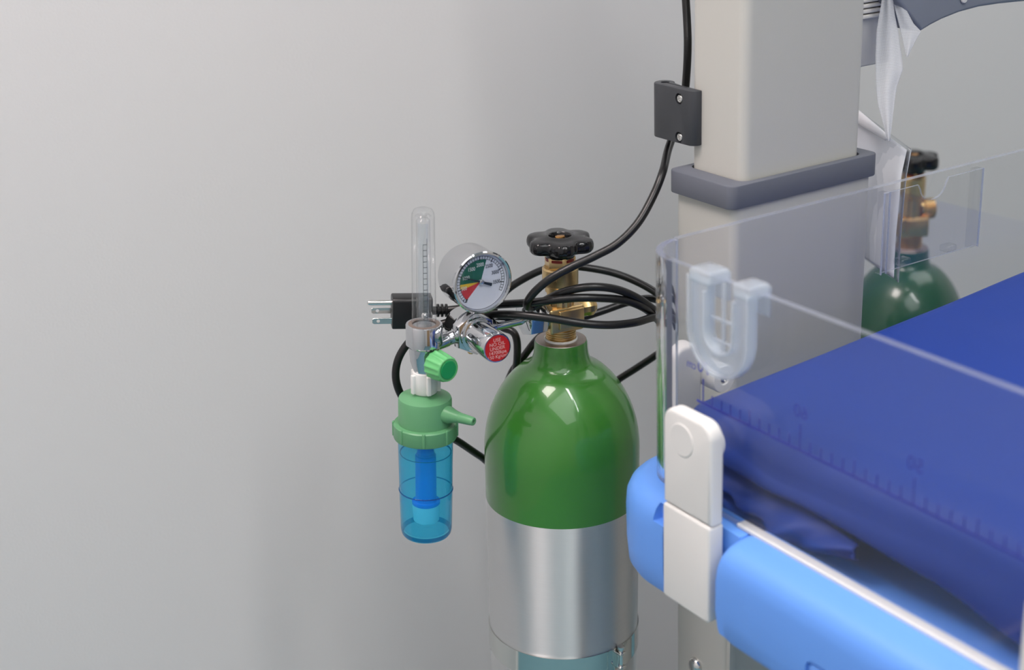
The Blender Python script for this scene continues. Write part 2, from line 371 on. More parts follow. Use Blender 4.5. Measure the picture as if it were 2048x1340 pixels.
for zz in (1.2436, 1.2112):
    b = MB(); Ts = frame(W(.1290, .1268, zz), -e1, EZ)
    b.lathe([(.0037, 0), (.0037, .0008), (.0029, .0019), (.0001, .0023)], 24, Ts)
    s = obj('screw', b, M['steel'], cl)
    for rr in (0.5, 0.5 + PI / 2):
        c = MB(); c.T = Ts @ Matrix.Rotation(rr, 4, 'Z'); c.box((-.0025, -.0005, .0009), (.0025, .0005, .004)); cut(s, c)
# light grey bracket with three fins on the far side
b = MB(); b.T = MW; b.box((.262, .1000, 1.2480), (.345, .1230, 1.50), .0015); br = obj('bracket', b, M['lightgrey'], col_t, 'light grey bracket with ivory fins')
for zc in (1.3058, 1.3012, 1.2966, 1.2920):
    b = MB(); b.T = MW; b.box((.296, .0950, zc - .0017), (.346, .1010, zc + .0017), .0012); obj('fin', b, M['fin'], br)

# ------------------------------------------------------------------ warmer: bed with its clear sides
bed = thing('warmer_bed', 'light blue warmer bed frame with clear acrylic sides and white latches', 'medical bed', MW @ Matrix.Translation((.27, -.3, .903)))
GX, GY, GR, GT = .035, -.0124, .035, .0055                   # glass corner centre, outer radius, thickness
def corner_path(o, n=14, a0=180, a1=90):                     # path outside the glass by o, from the near side to the head
    return [(GX + (GR + o) * math.cos(math.radians(a0 + (a1 - a0) * i / n)), GY + (GR + o) * math.sin(math.radians(a0 + (a1 - a0) * i / n))) for i in range(n + 1)]
PROF = [(-.012, .960), (-.012, .9835), (.004, .9835), (.010, .9830), (.016, .9805), (.0205, .976), (.0235, .969), (.0243, .958), (.0240, .93), (.0225, .912), (.018, .9045), (.008, .903), (-.012, .903)]
BW = .545                                                    # inner width of the bed
def rim_rows(path_fn, prof):
    return [[Vector((p[0], p[1], z)) for p in path_fn(o)] for (o, z) in prof]
def rim_solid(rows):
    b = MB(); b.T = MW; K = len(rows[0]); L = len(rows); vs = [p for r in rows for p in r]
    fs = [[j * K + i, j * K + i + 1, ((j + 1) % L) * K + i + 1, ((j + 1) % L) * K + i] for j in range(L) for i in range(K - 1)]
    fs.append([j * K for j in range(L)]); fs.append([j * K + K - 1 for j in range(L)][::-1]); b.add(vs, fs); return b
def head_path(o):
    return [(-o, -.0372), (-o, -.030), (-o, -.020)] + corner_path(o) + [(x, GY + GR + o) for x in (.08, .12, .3, .45, BW)]
ro = obj('frame_corner', rim_solid(rim_rows(head_path, PROF)), M['blueplastic'], bed)
c = MB(); c.T = MW; c.box((-.04, -.060, .9665), (-.0150, -.0250, .9800), .001); cut(ro, c)
def rail_rows(y0, y1):
    n = 12; ys = []
    for i in range(n + 1): ys.append(y0 - .019 * (1 - math.cos(PI / 2 * i / n)))
    ys += [y0 - .019 - (y0 - .019 - y1) * i / 8 for i in range(1, 9)]
    rows = []
    pr = [(-.012, .950), (-.012, .9835), (.004, .9838), (.011, .9830), (.0185, .9810), (.0252, .9765), (.0288, .9695), (.0301, .960), (.0302, .93), (.0285, .911), (.024, .9045), (.012, .903), (-.012, .903)]
    for (o, z) in pr:
        row = []
        for y in ys:
            d = max(0.0, .019 - (y0 - y)) / .019; lift = .017 * (1 - math.sqrt(max(0, 1 - d * d)))
            d2 = max(0.0, .008 - (y0 - y)) / .008; low = .006 * (1 - math.sqrt(max(0, 1 - d2 * d2)))
            zz = max(z, .903 + lift) if z < .95 else z - low
            row.append(Vector((-o, y, zz)))
        rows.append(row)
    return rows
rail = obj('bed_rail', rim_solid(rail_rows(-.1045, -.82)), M['blueplastic'], bed)
c = MB(); c.T = MW @ Matrix(((0, 0, 1, 0), (1, 0, 0, 0), (0, 1, 0, 0), (0, 0, 0, 1)))
c.prism(rrect(-.300, -.196, .9125, .9385, .007, 5), -.05, -.0275); cut(rail, c)
c = MB(); c.T = MW @ Matrix(((0, 0, 1, 0), (1, 0, 0, 0), (0, 1, 0, 0), (0, 0, 0, 1)))
b = MB(); b.T = c.T; b.prism(rrect(-.2975, -.1985, .9150, .9360, .005, 5), -.0290, -.0262, .0008); obj('grip_pad', b, M['blueplastic'], bed)
# the short piece of frame behind the latch, tray floor
b = MB(); b.T = MW; b.box((-.0085, -.106, .903), (.012, -.034, .9832), .001); obj('frame_web', b, M['blueplastic'], bed)
b = MB(); b.T = MW; b.box((.004, -.82, .945), (BW, .020, .958), .002); obj('tray', b, M['blueplastic'], bed)
b = MB(); b.T = MW @ Matrix(((1, 0, 0, 0), (0, 0, 1, 0), (0, 1, 0, 0), (0, 0, 0, 1))); b.prism([(.0060, .9825), (.0110, .9815), (.036, .957), (.0060, .957)], -.82, -.106); obj('tray_slope', b, M['blueplastic'], bed)
# clear side panel with its rounded corner
def wall_strip(po, pi, z0, z1):
    b = MB(); b.T = MW; n = len(po)
    vs = [(p[0], p[1], z0) for p in po] + [(p[0], p[1], z1) for p in po] + [(p[0], p[1], z0) for p in pi] + [(p[0], p[1], z1) for p in pi]
    A = [[i, i + 1, n + i + 1, n + i] for i in range(n - 1)] + [[2 * n + i, 2 * n + i + 1, 3 * n + i + 1, 3 * n + i] for i in range(n - 1)]
    E_ = [[n + i, n + i + 1, 3 * n + i + 1, 3 * n + i] for i in range(n - 1)] + [[i, i + 1, 2 * n + i + 1, 2 * n + i] for i in range(n - 1)]
    E_ += [[0, n, 3 * n, 2 * n], [n - 1, 2 * n - 1, 4 * n - 1, 3 * n - 1]]
    b.add(vs, A); b.mi = 1; b.add(vs, E_); return b
GZ0, GZ1 = .9845, 1.1672
po = [(0, -.80)] + [(0, y) for y in (-.5, -.2, GY)]; pi = [(GT, -.80)] + [(GT, y) for y in (-.5, -.2, GY)]
side = obj('side_panel', wall_strip(po, pi, GZ0, GZ1), [M['acrylic'], M['acredge']], bed, 'clear acrylic near side panel')
b = wall_strip(corner_path(0, 24), corner_path(-GT, 24), GZ0, GZ1); obj('panel_corner', b, [M['glass'], M['acredge']], side)
po = [(x, GY + GR) for x in (.0355, .2, .4, BW + .01)]; pi = [(x, GY + GR - GT) for x in (.0355, .2, .4, BW + .01)]
headp = obj('head_panel', wall_strip(po, pi, GZ0, GZ1 + .001), [M['acrylic'], M['acredge']], bed, 'clear acrylic head panel')
# rolled bead along the top of the near panel
b = MB(); b.T = MW; b.box((-.0012, -.80, GZ0 - .0012), (GT + .002, -.0935, GZ0 + .0022), .0008); obj('gasket', b, M['white'], bed, 'white gasket strip along the glass')
# ruler printed on the near panel (reads from inside the bed)
b = MB(); Tr = MW
b.T = MW
def rbox(y0, y1, z0, z1): b.box((GT + .0001, y0, z0), (GT + .0005, y1, z1))
rbox(-.757, -.0405, 1.0628, 1.0648)
for k in range(0, 71):
    y = -.0475 - (70 - k) * .01; hgt = .0150 if k % 10 == 0 else (.0115 if k % 5 == 0 else .0088)
    rbox(y - .00055, y + .00055, 1.064, 1.064 + hgt + (.004 if k % 10 == 0 else 0))
for k in (70, 60, 50, 40, 30, 20, 10):
    y = -.0475 - (70 - k) * .01
    T = Matrix(((0, 0, 1, GT + .0003), (1, 0, 0, y), (0, 1, 0, 1.0915), (0, 0, 0, 1)))
    b.text('%d' % k, .0135, T, .0001)
    if k == 70:
        T = T.copy(); T[1][3] = y + .0135; T[2][3] = 1.0900; b.text('cm', .009, T, .0001)
obj('printed_ruler', b, M['rulerink'], side, 'blue centimetre ruler printed on the clear panel')
# card pocket on the head panel
HY = GY + GR - GT
b = MB(); b.T = MW @ Matrix(((1, 0, 0, 0), (0, 0, -1, 0), (0, 1, 0, 0), (0, 0, 0, 1)))
PX0, PX1, PZ0, PZ1 = .2480, .3690, 1.0960, 1.1650
nc = .3060; notch = [(nc + .0185, PZ1)] + [(nc + .0155 * math.cos(a), PZ1 - .0035 - .0125 * math.sin(a)) for a in [math.radians(8 + 164 * i / 14) for i in range(15)]] + [(nc - .0185, PZ1)]
poly = [(PX0, PZ0), (PX1, PZ0), (PX1, PZ1)] + notch + [(PX0, PZ1)]
n = len(poly); z0, z1 = -(HY - .0085), -(HY - .0065)
vs = [(p[0], p[1], z0) for p in poly] + [(p[0], p[1], z1) for p in poly]
b.add(vs, [list(range(n))[::-1], [n + i for i in range(n)]]); b.mi = 1
b.add(vs, [[i, (i + 1) % n, n + (i + 1) % n, n + i] for i in range(n)])
pk = obj('card_pocket', b, [M['acrylic'], M['acredge']], headp, 'empty clear card pocket with a thumb notch')
b = MB(); b.T = MW
bars = []
for x0, x1, ed in ((PX0, PX0 + .0055, (PX0 - .0004, PX0 + .0058)), (PX1 - .0085, PX1, (PX1 - .0008,))):
    b = MB(); b.T = MW; b.box((x0, HY - .0066, PZ0 - .002), (x1, HY - .0002, PZ1), .0006); b.mi = 1
    for e in ed: b.box((e, HY - .0082, PZ0 - .002), (e + .0008, HY - .0068, PZ1))
    obj('pocket_spacer', b, [M['acrylic'], M['acredge']], headp)
for xt in (.2765, .3335):
    b = MB(); b.T = MW; b.box((xt - .006, HY - .0095, PZ0 + .001), (xt + .006, HY - .0002, PZ0 + .0065), .0012); obj('pocket_tab', b, M['acrylic'], headp)
# latches
YZ = Matrix(((0, 0, 1, 0), (1, 0, 0, 0), (0, 1, 0, 0), (0, 0, 0, 1)))   # prism (a, b, c) -> machine (c, a, b)
def latch(y0, y1):
    b = MB(); b.T = MW @ YZ
    top = []
    for i in range(9): a = math.radians(90 * i / 8); top.append((y1 - .012 + .012 * math.cos(a), 1.0690 - .012 + .012 * math.sin(a)))
    for i in range(9): a = math.radians(90 + 90 * i / 8); top.append((y0 + .013 + .013 * math.cos(a), 1.0690 - .013 + .013 * math.sin(a)))
    b.prism([(y0, .9905), (y1, .9905)] + top, -.0255, -.0125, .0030, 3)
    b.T = MW @ YZ; b.prism(ngon(24, .011, 0.0) if False else [((y0 + y1) / 2 + .013 * math.cos(q * PI / 12), 1.043 + .013 * math.sin(q * PI / 12)) for q in range(24)], -.0135, -.0001)
    la = obj('latch', b, M['white'], bed, 'white plastic panel latch')
    b = MB(); b.T = MW @ YZ; b.prism(rrect(y0, y1, .9100, .9900, .003, 3), -.0262, -.0122, .0022, 3); obj('latch_base', b, M['white'], la)
    b = MB(); b.lathe([(.0128, 0), (.0128, .0008), (.0122, .0012), (.0001, .0012)], 36, frame(W(-.0250, y1 - .0215, 1.0480), -e1, EZ)); obj('button', b, M['white'], la)
    return la
latch(-.0925, -.0395); latch(-.4100, -.3565)
XZ = Matrix(((1, 0, 0, 0), (0, 0, -1, 0), (0, 1, 0, 0), (0, 0, 0, 1)))   # prism (a, b, c) -> machine (a, -c, b)
b = MB(); b.T = MW @ XZ
top = [(.0620 + .012 * math.cos(a), 1.063 + .012 * math.sin(a)) for a in [PI * i / 10 for i in range(11)]]
top = [(.066 - .010 + .010 * math.cos(a), 1.0745 - .010 + .010 * math.sin(a)) for a in [PI / 2 * i / 8 for i in range(9)]] + [(.0385 + .010 + .010 * math.cos(a), 1.0745 - .010 + .010 * math.sin(a)) for a in [PI / 2 + PI / 2 * i / 8 for i in range(9)]]
b.prism([(.0385, .93), (.066, .93)] + top, -.0415, -.0240, .003, 3)
hl = obj('head_latch', b, M['white'], bed, 'white latch of the head panel seen through the corner')
b = MB(); Td = frame(W(.0765, HY - .0012, 1.0450), e2, EZ)
b.lathe([(.0116, -.012), (.0116, .0050), (.0108, .0065), (.0050, .0066), (.0044, .0052), (.0001, .0052)], 36, Td); pv = obj('pivot_disc', b, M['white'], hl)
b = MB(); b.lathe([(.0036, .0051), (.0032, .0058), (.0001, .0060)], 20, Td); sw = obj('pivot_screw', b, M['steel'], hl)
c = MB(); c.T = Td @ Matrix.Rotation(.6, 4, 'Z'); c.box((-.0026, -.0006, .0053), (.0026, .0006, .008)); cut(sw, c)
# silicone tube clip on the near rail
clip = thing('tube_clip', 'milky silicone U-shaped tube clip hooked over the clear side panel', 'clip', MW @ Matrix.Translation((0, -.086, 1.15)))
def ushape(y0, y1, zt, zb, n=12):
    r = (y1 - y0) / 2; cy_ = (y0 + y1) / 2
    return [(y1, zt)] + [(cy_ + r * math.cos(a), zb + r + r * math.sin(a)) for a in [-PI * i / n for i in range(n + 1)]] + [(y0, zt)]
def uring(yo0, yo1, zbo, wv, zt, x0, x1, bev):
    A = ushape(yo0, yo1, zt, zbo, 16); B_ = ushape(yo0 + wv, yo1 - wv, zt, zbo + wv, 16)
    b = MB(); b.T = MW @ YZ; b.prism(A + B_[::-1], x0, x1, bev, 2); return b
b = uring(-.1120, -.0525, 1.1020, .0165, 1.1660, -.0100, -.0012, .0018); obj('loop', b, M['silicone'], clip)
b = uring(-.1140, -.0505, 1.1000, .0030, 1.1690, -.0135, -.0040, .001); obj('outer_lip', b, M['silicone'], clip)
b = uring(-.0985, -.0660, 1.1165, .0026, 1.1600, -.0125, -.0040, .001); obj('inner_lip', b, M['silicone'], clip)
b = MB(); b.T = MW
b.box((-.0072, -.0835, 1.1200), (-.0048, -.0809, 1.1690), .0006); b.box((-.0070, -.0980, 1.1400), (-.0048, -.0660, 1.1422), .0006); b.box((-.007, -.096, 1.1240), (-.0048, -.07, 1.1262), .0006)
obj('web', b, M['silicone'], clip)
for y0, y1 in ((-.0735, -.0505), (-.1140, -.0955)):
    b = MB(); b.T = MW; b.box((-.0120, y0, 1.1640), (.0085, y1, 1.1745), .003); b.box((.0058, y0, 1.1500), (.0088, y1, 1.172), .001); obj('hook', b, M['silicone'], clip)

# ------------------------------------------------------------------ mattress in its blue vinyl sheet
mat_t = thing('mattress', 'warmer mattress in a creased royal blue vinyl sheet', 'mattress', MW @ Matrix.Translation((.27, -.4, .958)))
def lerp(tab, x):
    for (a, va), (c_, vc) in zip(tab, tab[1:]):
        if x <= c_: return va + (vc - va) * max(0, (x - a) / (c_ - a))
    return tab[-1][1]
ZB = [(0.0, 1.0025), (.035, 1.0020), (.12, 1.0005), (.23, .9815), (.30, .9635), (.40, .9600), (.9, .9590)]
def top_z(x, y):
    d = -y
    return 1.0445 + .0615 * (x - .03) * max(0.0, 1 - d / 1.6) + .0020 * noise.noise(Vector((x * 9, y * 5, 3.1))) * min(1, (x - .03) * 12) - .004 * math.exp(-((x - .30 - .3 * d) / .03) ** 2) * min(1, d * 4)
XS = [0, .012, .03, .06, .10, .15, .2, .25, .3, .35, .4, .45, .485, .50]
NX, NY = 60, 90
rows = []
ys = [0.0] + [.003, .006, .010] + [.010 + (.78 - .010) * (i / 80) ** 1.15 for i in range(1, 81)]
for d in ys:
    y = -.006 - d; row = []
    zb = lerp(ZB, d); hz = 1.0
    sink = 0.0
    if d < .010: sink = .010 - math.sqrt(max(0, .010 ** 2 - (.010 - d) ** 2))
    zt0 = top_z(.03, y) - sink
    xs_ = .0265 + .020 * min(1, max(0, (d - .09) / .16)); k = 9; rr = .009 + .026 * min(1, d / .10); rv = .009 + .018 * min(1, d / .10)
    for j in range(k + 1):                                   # the near side of the mattress
        t = j / k; z = zb + (zt0 - rv - zb) * t
        bul = .005 * math.sin(PI * t) + .0025 * noise.noise(Vector((y * 22, z * 30, .4))) * (1 - t)
        dip = .014 * math.exp(-((t) / .18) ** 2)
        row.append(Vector((xs_ - bul + dip, y, z)))
    for a in (15, 30, 45, 60, 75): row.append(Vector((xs_ + rr - rr * math.cos(math.radians(a)), y, zt0 - rv + rv * math.sin(math.radians(a)))))
    for j in range(NX + 1):
        x = xs_ + rr + (.515 - xs_ - rr) * j / NX; row.append(Vector((x, y, top_z(x, y) - sink)))
    row.append(Vector((.525, y, 1.05))); row.append(Vector((.525, y, .962)))
    rows.append(row)
b = MB(); b.T = MW; b.grid(rows)
b.add(rows[0] + [Vector((.525, -.006, .962)), Vector((.035, -.006, .962))], [list(range(len(rows[0]) + 2))])
obj('sheet', b, M['sheet'], mat_t, sharp=60)
# tucked flap of the sheet lying under the crease near the corner
b = MB(); b.T = MW; rows = []
for i in range(81):
    d = .020 + .150 * i / 80; y = -.006 - d; row = []
    zt = lerp(ZB, d) + .001; e = max(0, (d - .11) / .06); zb = .962 + .018 * e
    for j in range(33):
        t = j / 32; z = zt + (zb - zt) * t
        x = .037 - .022 * math.sin(PI * min(1, t * 1.05)) * (1 - .70 * e) - .003 * math.sin(26 * d * 6 + 7 * t) * (1 - t) * t * 4 + .010 * math.exp(-((t - (.38 + 2.6 * (d - .03))) / .07) ** 2) * max(0, min(1, (.105 - d) / .03))
        row.append(Vector((x, y, z)))
    rows.append(row)
b.grid(rows); fl = obj('tucked_flap', b, M['sheet'], mat_t, sharp=60)
fl.modifiers.new('s', 'SOLIDIFY').thickness = .0012

# ------------------------------------------------------------------ oxygen cylinders
def make_cylinder(label, MC, H, stack, port, wheel_z, wheel_r, spin, paint='green', group=None):
    """MC: base frame with z along the cylinder axis; H: height of the neck top above the base"""
    t = thing('oxygen_cylinder', label, 'gas cylinder', MC, group)
    zs = H - .1510                                            # green paint begins
    b = MB(); b.T = MC
    b.lathe([(.001, .004), (.045, .0), (.060, .003), (.0685, .014), (.0700, .028), (.0700, zs)], 96); obj('body', b, M['alu'], t, 'brushed bare aluminium body')
    prof = [(.0700, zs), (.0701, zs + .002)]
    zc = H - .1035; bz = .090
    for i in range(0, 26):
        a = PI / 2 * i / 26; r = .0701 * math.cos(a); z = zc + bz * math.sin(a)
        if r < .0330: break
        prof.append((r, z))
    r0, z0 = prof[-1]
    prof += [(.0292, z0 + .0032), (.0262, z0 + .0072), (.0244, z0 + .0125), (.0236, z0 + .0185), (.0234, H - .003), (.0226, H - .0006)]
    b = MB(); b.T = MC; b.lathe(prof, 96); obj('shoulder', b, M[paint], t, 'glossy green painted shoulder', sharp=50)
    b = MB(); b.T = MC; b.ring([(.0226, H - .0007), (.0222, H), (.0145, H), (.0145, H - .012), (.02, H - .012)], 64); obj('neck_ring', b, M['aluneck'], t)
    b = MB(); b.T = MC; b.ring([(.0148, H), (.0148, H + .0012), (.0136, H + .0016), (.0136, H)], 48); obj('seal_washer', b, M['nut'], t, 'thin white thread seal')
    vb = MB(); vb.T = MC @ Matrix.Translation((0, 0, H)) @ Matrix.Rotation(spin, 4, 'Z')
    for kind, z0, z1, r in stack:
        if kind == 'thread':
            pr = []; n = max(3, int((z1 - z0) / .0017))
            for i in range(n): zz = z0 + (z1 - z0) * i / n; s_ = (z1 - z0) / n; pr += [(r - .0009, zz), (r, zz + s_ * .3), (r, zz + s_ * .7), (r - .0009, zz + s_)]
            vb.lathe([(.001, z0 - .008), (r - .0012, z0 - .008)] + pr + [(.001, z1)], 40)
        elif kind == 'cyl': vb.lathe([(.001, z0), (r - .0008, z0), (r, z0 + .001), (r, z1 - .0014), (r - .0012, z1), (.001, z1)], 44)
        elif kind == 'rib': vb.lathe([(.001, z0), (r, z0), (r, z1), (.001, z1)], 48, None, lambda a, z: 1 + .035 * math.cos(16 * a))
        elif kind == 'hex': vb.prism(ngon(6, r, .3), z0, z1, .0008)
        elif kind == 'block':
            w_ = r; vb.box((-w_ * 1.12, -w_ * .86, z0), (w_ * 1.12, w_ * .86, z1), .0022)
            zm = (z0 + z1) / 2; hh = (z1 - z0) / 2
            for sy in (-1, 1):
                vb.box((-w_ * .62, min(sy * w_ * .8, sy * w_ * 1.02), zm - hh * .62), (w_ * 1.02, max(sy * w_ * .8, sy * w_ * 1.02), zm + hh * .86), .001)
    va = obj('valve_body', vb, M['brass'], t, 'brass cylinder valve')
    pz, pr_, p0, p1, kind = port
    b = MB(); b.T = MC @ Matrix.Translation((0, 0, H)) @ Matrix.Rotation(spin, 4, 'Z') @ Matrix.Translation((0, 0, pz)) @ Matrix.Rotation(PI / 2, 4, 'Y')
    if kind == 'hex':
        b.lathe([(.001, p0), (pr_ * .98, p0), (pr_ * .98, p1 - .009), (pr_ * 1.04, p1 - .008), (pr_ * 1.04, p1 - .003), (pr_ * .8, p1), (.001, p1)], 10)
    else:
        pr = [(.001, p0), (pr_ * .8, p0), (pr_ * .8, p0 + .004)]; n = 6
        for i in range(n): zz = p0 + .004 + (p1 - p0 - .004) * i / n; s_ = (p1 - p0 - .004) / n; pr += [(pr_ * .94, zz), (pr_, zz + s_ * .3), (pr_, zz + s_ * .7), (pr_ * .94, zz + s_)]
        b.lathe(pr + [(pr_ * .75, p1), (pr_ * .55, p1 - .002), (.001, p1 - .004)], 40)
    obj('outlet_port', b, M['brassbright'], va)
    # hand wheel
    wz0, wz1 = wheel_z
    b = MB(); Tw = MC @ Matrix.Translation((0, 0, H)) @ Matrix.Rotation(spin + .15, 4, 'Z'); b.T = Tw
    N = 192; R = wheel_r
    def lobe(a, k=1.0):
        v_ = .5 - .5 * math.cos(6 * a)
        return R * (1 - .20 * v_ ** 1.5) * k
    def rib(a): 
        c_ = .5 + .5 * math.cos(6 * a); return (1 - .012 * (0.5 + .5 * math.cos(54 * a)) * (1 if c_ > .35 else 0))
    th = wz1 - wz0
    layers = [(.30, -.0055, 0), (.42, -.0055, 0), (.46, .0005, 0), (.80, .0008, 0), (.93, .0012, 0), (.985, .003, 1), (1.0, .0055, 1), (1.0, th - .0050, 1), (.985, th - .0028, 1), (.95, th - .0012, 0), (.88, th - .0004, 0), (.70, th, 0), (.42, th + .0004, 0), (.385, th + .0010, 0), (.335, th + .0010, 0), (.31, th + .0002, 0), (.30, th - .0035, 0)]
    vs = []
    for k, dz, rb in layers:
        for i in range(N):
            a = 2 * PI * i / N
            mixr = min(1, max(0, (k - .5) / .3)); r = (lobe(a) * mixr + R * (1 - mixr)) * k * (rib(a) if rb else 1)
            vs.append((r * math.cos(a), r * math.sin(a), wz0 + dz))
    fs = [[j * N + i, j * N + (i + 1) % N, (j + 1) * N + (i + 1) % N, (j + 1) * N + i] for j in range(len(layers) - 1) for i in range(N)]
    fs.append(list(range(N))[::-1]); fs.append([(len(layers) - 1) * N + i for i in range(N)])
    b.add(vs, fs); hw = obj('hand_wheel', b, M['black'], t, 'black lobed hand wheel', sharp=40)
    b = MB(); b.T = Tw; b.lathe([(.001, wz1 - .004), (.0078, wz1 - .004), (.0078, wz1 - .0026), (.0056, wz1 - .0024), (.0056, wz1 - .0030), (.001, wz1 - .0030)], 28); obj('washer', b, M['steel'], hw)
    b = MB(); b.T = Tw; b.prism([(x * 1.0, y * .8) for x, y in ngon(8, .0050)], wz1 - .0034, wz1 + .0004, .0012); obj('stem_tip', b, M['bronze'], hw, 'bronze square stem end')
    b = MB(); b.T = Tw; b.ring([(.0128, wz0 - .0085), (.0128, wz0 - .0062), (.0100, wz0 - .0055), (.0100, wz0 - .0085)], 40); obj('red_seal', b, M['red'], t, 'dark red seal under the wheel')
    return t
axd = Vector((.020, .006, 1)).normalized()
A0 = Vector((.04065917, 1.18472998, .93187477))
base = A0 + axd * ((.10 - A0.z) / axd.z)
MC1 = frame(base, axd)
H1 = (1.0349 - .10) / axd.z
ALPHA = math.radians(27); hv = Vector((math.cos(ALPHA), math.sin(ALPHA), 0)); gv = Vector((math.sin(ALPHA), -math.cos(ALPHA), 0))
stack1 = [('thread', .0005, .0105, .0133), ('block', .0098, .0325, .0150), ('rib', .032, .046, .0115), ('cyl', .044, .0520, .0133), ('cyl', .0505, .0668, .0157), ('hex', .0655, .0770, .0137), ('cyl', .0765, .0800, .0110)]
o2 = make_cylinder('silver and green oxygen cylinder left of the column carrying the gauge', MC1, H1, stack1, (.0250, .0083, .010, .0335, 'hex'), (.0815, .0938), .0302, ALPHA)
N2 = at(1818, 494, 1.75)
MC2 = frame(Vector((N2.x, N2.y, .10)), EZ)
stack2 = [('thread', .0005, .0165, .0150), ('block', .0155, .0400, .0160), ('rib', .039, .064, .0122), ('cyl', .062, .0660, .0132), ('cyl', .065, .0880, .0148), ('hex', .087, .0950, .0130)]
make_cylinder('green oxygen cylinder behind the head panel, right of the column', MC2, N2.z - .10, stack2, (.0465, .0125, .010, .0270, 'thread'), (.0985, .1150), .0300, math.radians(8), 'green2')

# steel band round the first cylinder
bt = thing('band_clamp', 'polished steel band clamp strapped round the silver cylinder body', 'clamp', MC1)
zb1 = H1 - .2830; zb0 = H1 - .3065
b = MB(); b.T = MC1; b.ring([(.0702, zb0), (.0709, zb0), (.0709, zb1), (.0702, zb1)], 96); obj('band', b, M['bandsteel'], bt)
aS = math.radians(-48)
Tq = MC1 @ Matrix.Rotation(aS, 4, 'Z') @ Matrix.Translation((.0745, 0, (zb0 + zb1) / 2))
b = MB(); b.T = Tq; b.lathe([(.001, -.0125), (.0022, -.0125), (.0022, .0115), (.0034, .0118), (.0034, .0140), (.001, .0145)], 18); obj('screw', b, M['steel'], bt)
b = MB(); b.T = Tq; b.box((-.0045, -.0042, -.0085), (.0002, -.0022, .0085), .0006); b.box((-.0045, -.0042, .0060), (.0038, .0036, .0085), .0008); b.box((-.0045, -.0042, -.0085), (.0038, .0036, -.0060), .0008); obj('lug', b, M['bandsteel'], bt)
b = MB(); b.T = MC1 @ Matrix.Rotation(aS - .17, 4, 'Z'); b.box((.0706, -.0008, zb0), (.0716, .0006, zb1)); obj('band_end', b, M['bandsteel'], bt)
# bracket from the column to the band
b = MB(); b.T = MW; b.box((.088, .170, .790), (.126, .188, .802), .001); b.box((.1225, .120, .780), (.1265, .188, .802), .0008); obj('cylinder_bracket', b, M['shelf'], col_t, 'dark bracket holding the silver cylinder')

# ------------------------------------------------------------------ regulator with gauge and flowmeter
V1 = A0 + axd * ((1.0615 - A0.z) / axd.z)                     # centre of the valve block
def line(s): return V1 + hv * s
rb_c = line(-.0875)
MR = Matrix.Translation(rb_c)
reg = thing('oxygen_regulator', 'chrome oxygen regulator with round pressure gauge and clear flowmeter tube', 'regulator', MR)
TG = frame(rb_c, gv, EZ)                                      # z towards the viewer's right
b = MB(); b.T = TG
b.lathe([(.001, -.021), (.0130, -.021), (.0160, -.0185), (.0170, -.0145), (.0170, -.003), (.0174, -.0015), (.0180, .0005)], 48)
b.lathe([(.0178, .0005), (.0196, .002), (.0196, .0085), (.0186, .0105), (.0160, .0115)], 6)
b.lathe([(.001, .010), (.0152, .0112), (.0150, .014), (.0128, .0152), (.001, .0152)], 48)
obj('regulator_body', b, M['chrome'], reg)
b = MB(); b.T = TG; b.lathe([(.001, .014), (.0128, .0150), (.0128, .048), (.0122, .0493), (.0114, .0493), (.0114, .0486), (.001, .0486)], 48); cap = obj('adjusting_cap', b, M['chrome'], reg)
b = MB(); b.T = TG @ Matrix.Translation((0, 0, .0487)); b.lathe([(.0113, 0), (.0113, .0004), (.0001, .0004)], 48)
b.mi = 1
# in TG: x is up, y = z cross x
def lab(mb, txt, size, up, sx=1.0, T0=None):
    T = (T0 if T0 is not None else Matrix.Identity(4)) @ Matrix(((0, 1, 0, up), (-1, 0, 0, 0), (0, 0, 1, .0005), (0, 0, 0, 1)))
    T = T @ Matrix.Diagonal((1, 1, 1, 1)); mb.text(txt, size, T, .00005, sx)
for txt, size, up in (('USE', .0042, .0072), ('NO OIL', .0042, .0036), ('UNDER', .0042, -.0001), ('14700kpa', .0042, -.0038), ('150 Kg/cm²', .0040, -.0074)): lab(b, txt, size, up)
obj('warning_label', b, [M['capred'], M['inkpale']], cap, 'red disc reading USE NO OIL UNDER 14700kpa 150 Kg/cm²')
b = MB(); b.T = TG @ Matrix.Translation((-.0155, 0, -.002)) @ Matrix.Rotation(-PI / 2, 4, 'Y'); b.lathe([(.001, -.004), (.0030, -.004), (.0030, .0050), (.0022, .0062), (.001, .0062)], 20); obj('relief_valve', b, M['brassbright'], reg, 'small brass relief valve')
# pipes along hv
TH = frame(rb_c, hv, EZ); TH_ = frame(rb_c, -hv, EZ)
b = MB(); b.T = TH; b.lathe([(.0062, .010), (.0062, .022), (.0052, .023), (.0052, .054), (.001, .054)], 32); obj('inlet_pipe', b, M['chrome'], reg)
b = MB(); b.T = TH; b.prism(ngon(6, .0168, .2), .0505, .0680, .0014); b.lathe([(.0150, .0675), (.0110, .0745), (.0085, .0760), (.001, .0760)], 32); b.lathe([(.001, .0480), (.0085, .0480), (.0140, .0507), (.001, .0507)], 32); obj('inlet_nut', b, M['chrome'], reg, 'chrome hexagon inlet nut')
FM_AX = (at(848, 640, 1.215) - at(852, 850, 1.215 + .0345)).normalized()
FB = at(848.5, 668, 1.205)                                    # centre of the flowmeter's chrome cup
FM_AX = Vector((.052, .004, 1)).normalized()
TF = frame(FB, FM_AX, -gv)
s_f = (FB - rb_c).dot(-hv)
b = MB(); b.T = frame(rb_c, (FB - FM_AX * .012 - rb_c), EZ); Lh = (FB - FM_AX * .012 - rb_c).length
b.lathe([(.0070, .010), (.0070, .017), (.0060, .018), (.0060, .0225), (.0066, .0235), (.0066, Lh - .004), (.001, Lh)], 32); obj('outlet_pipe', b, M['chrome'], reg)
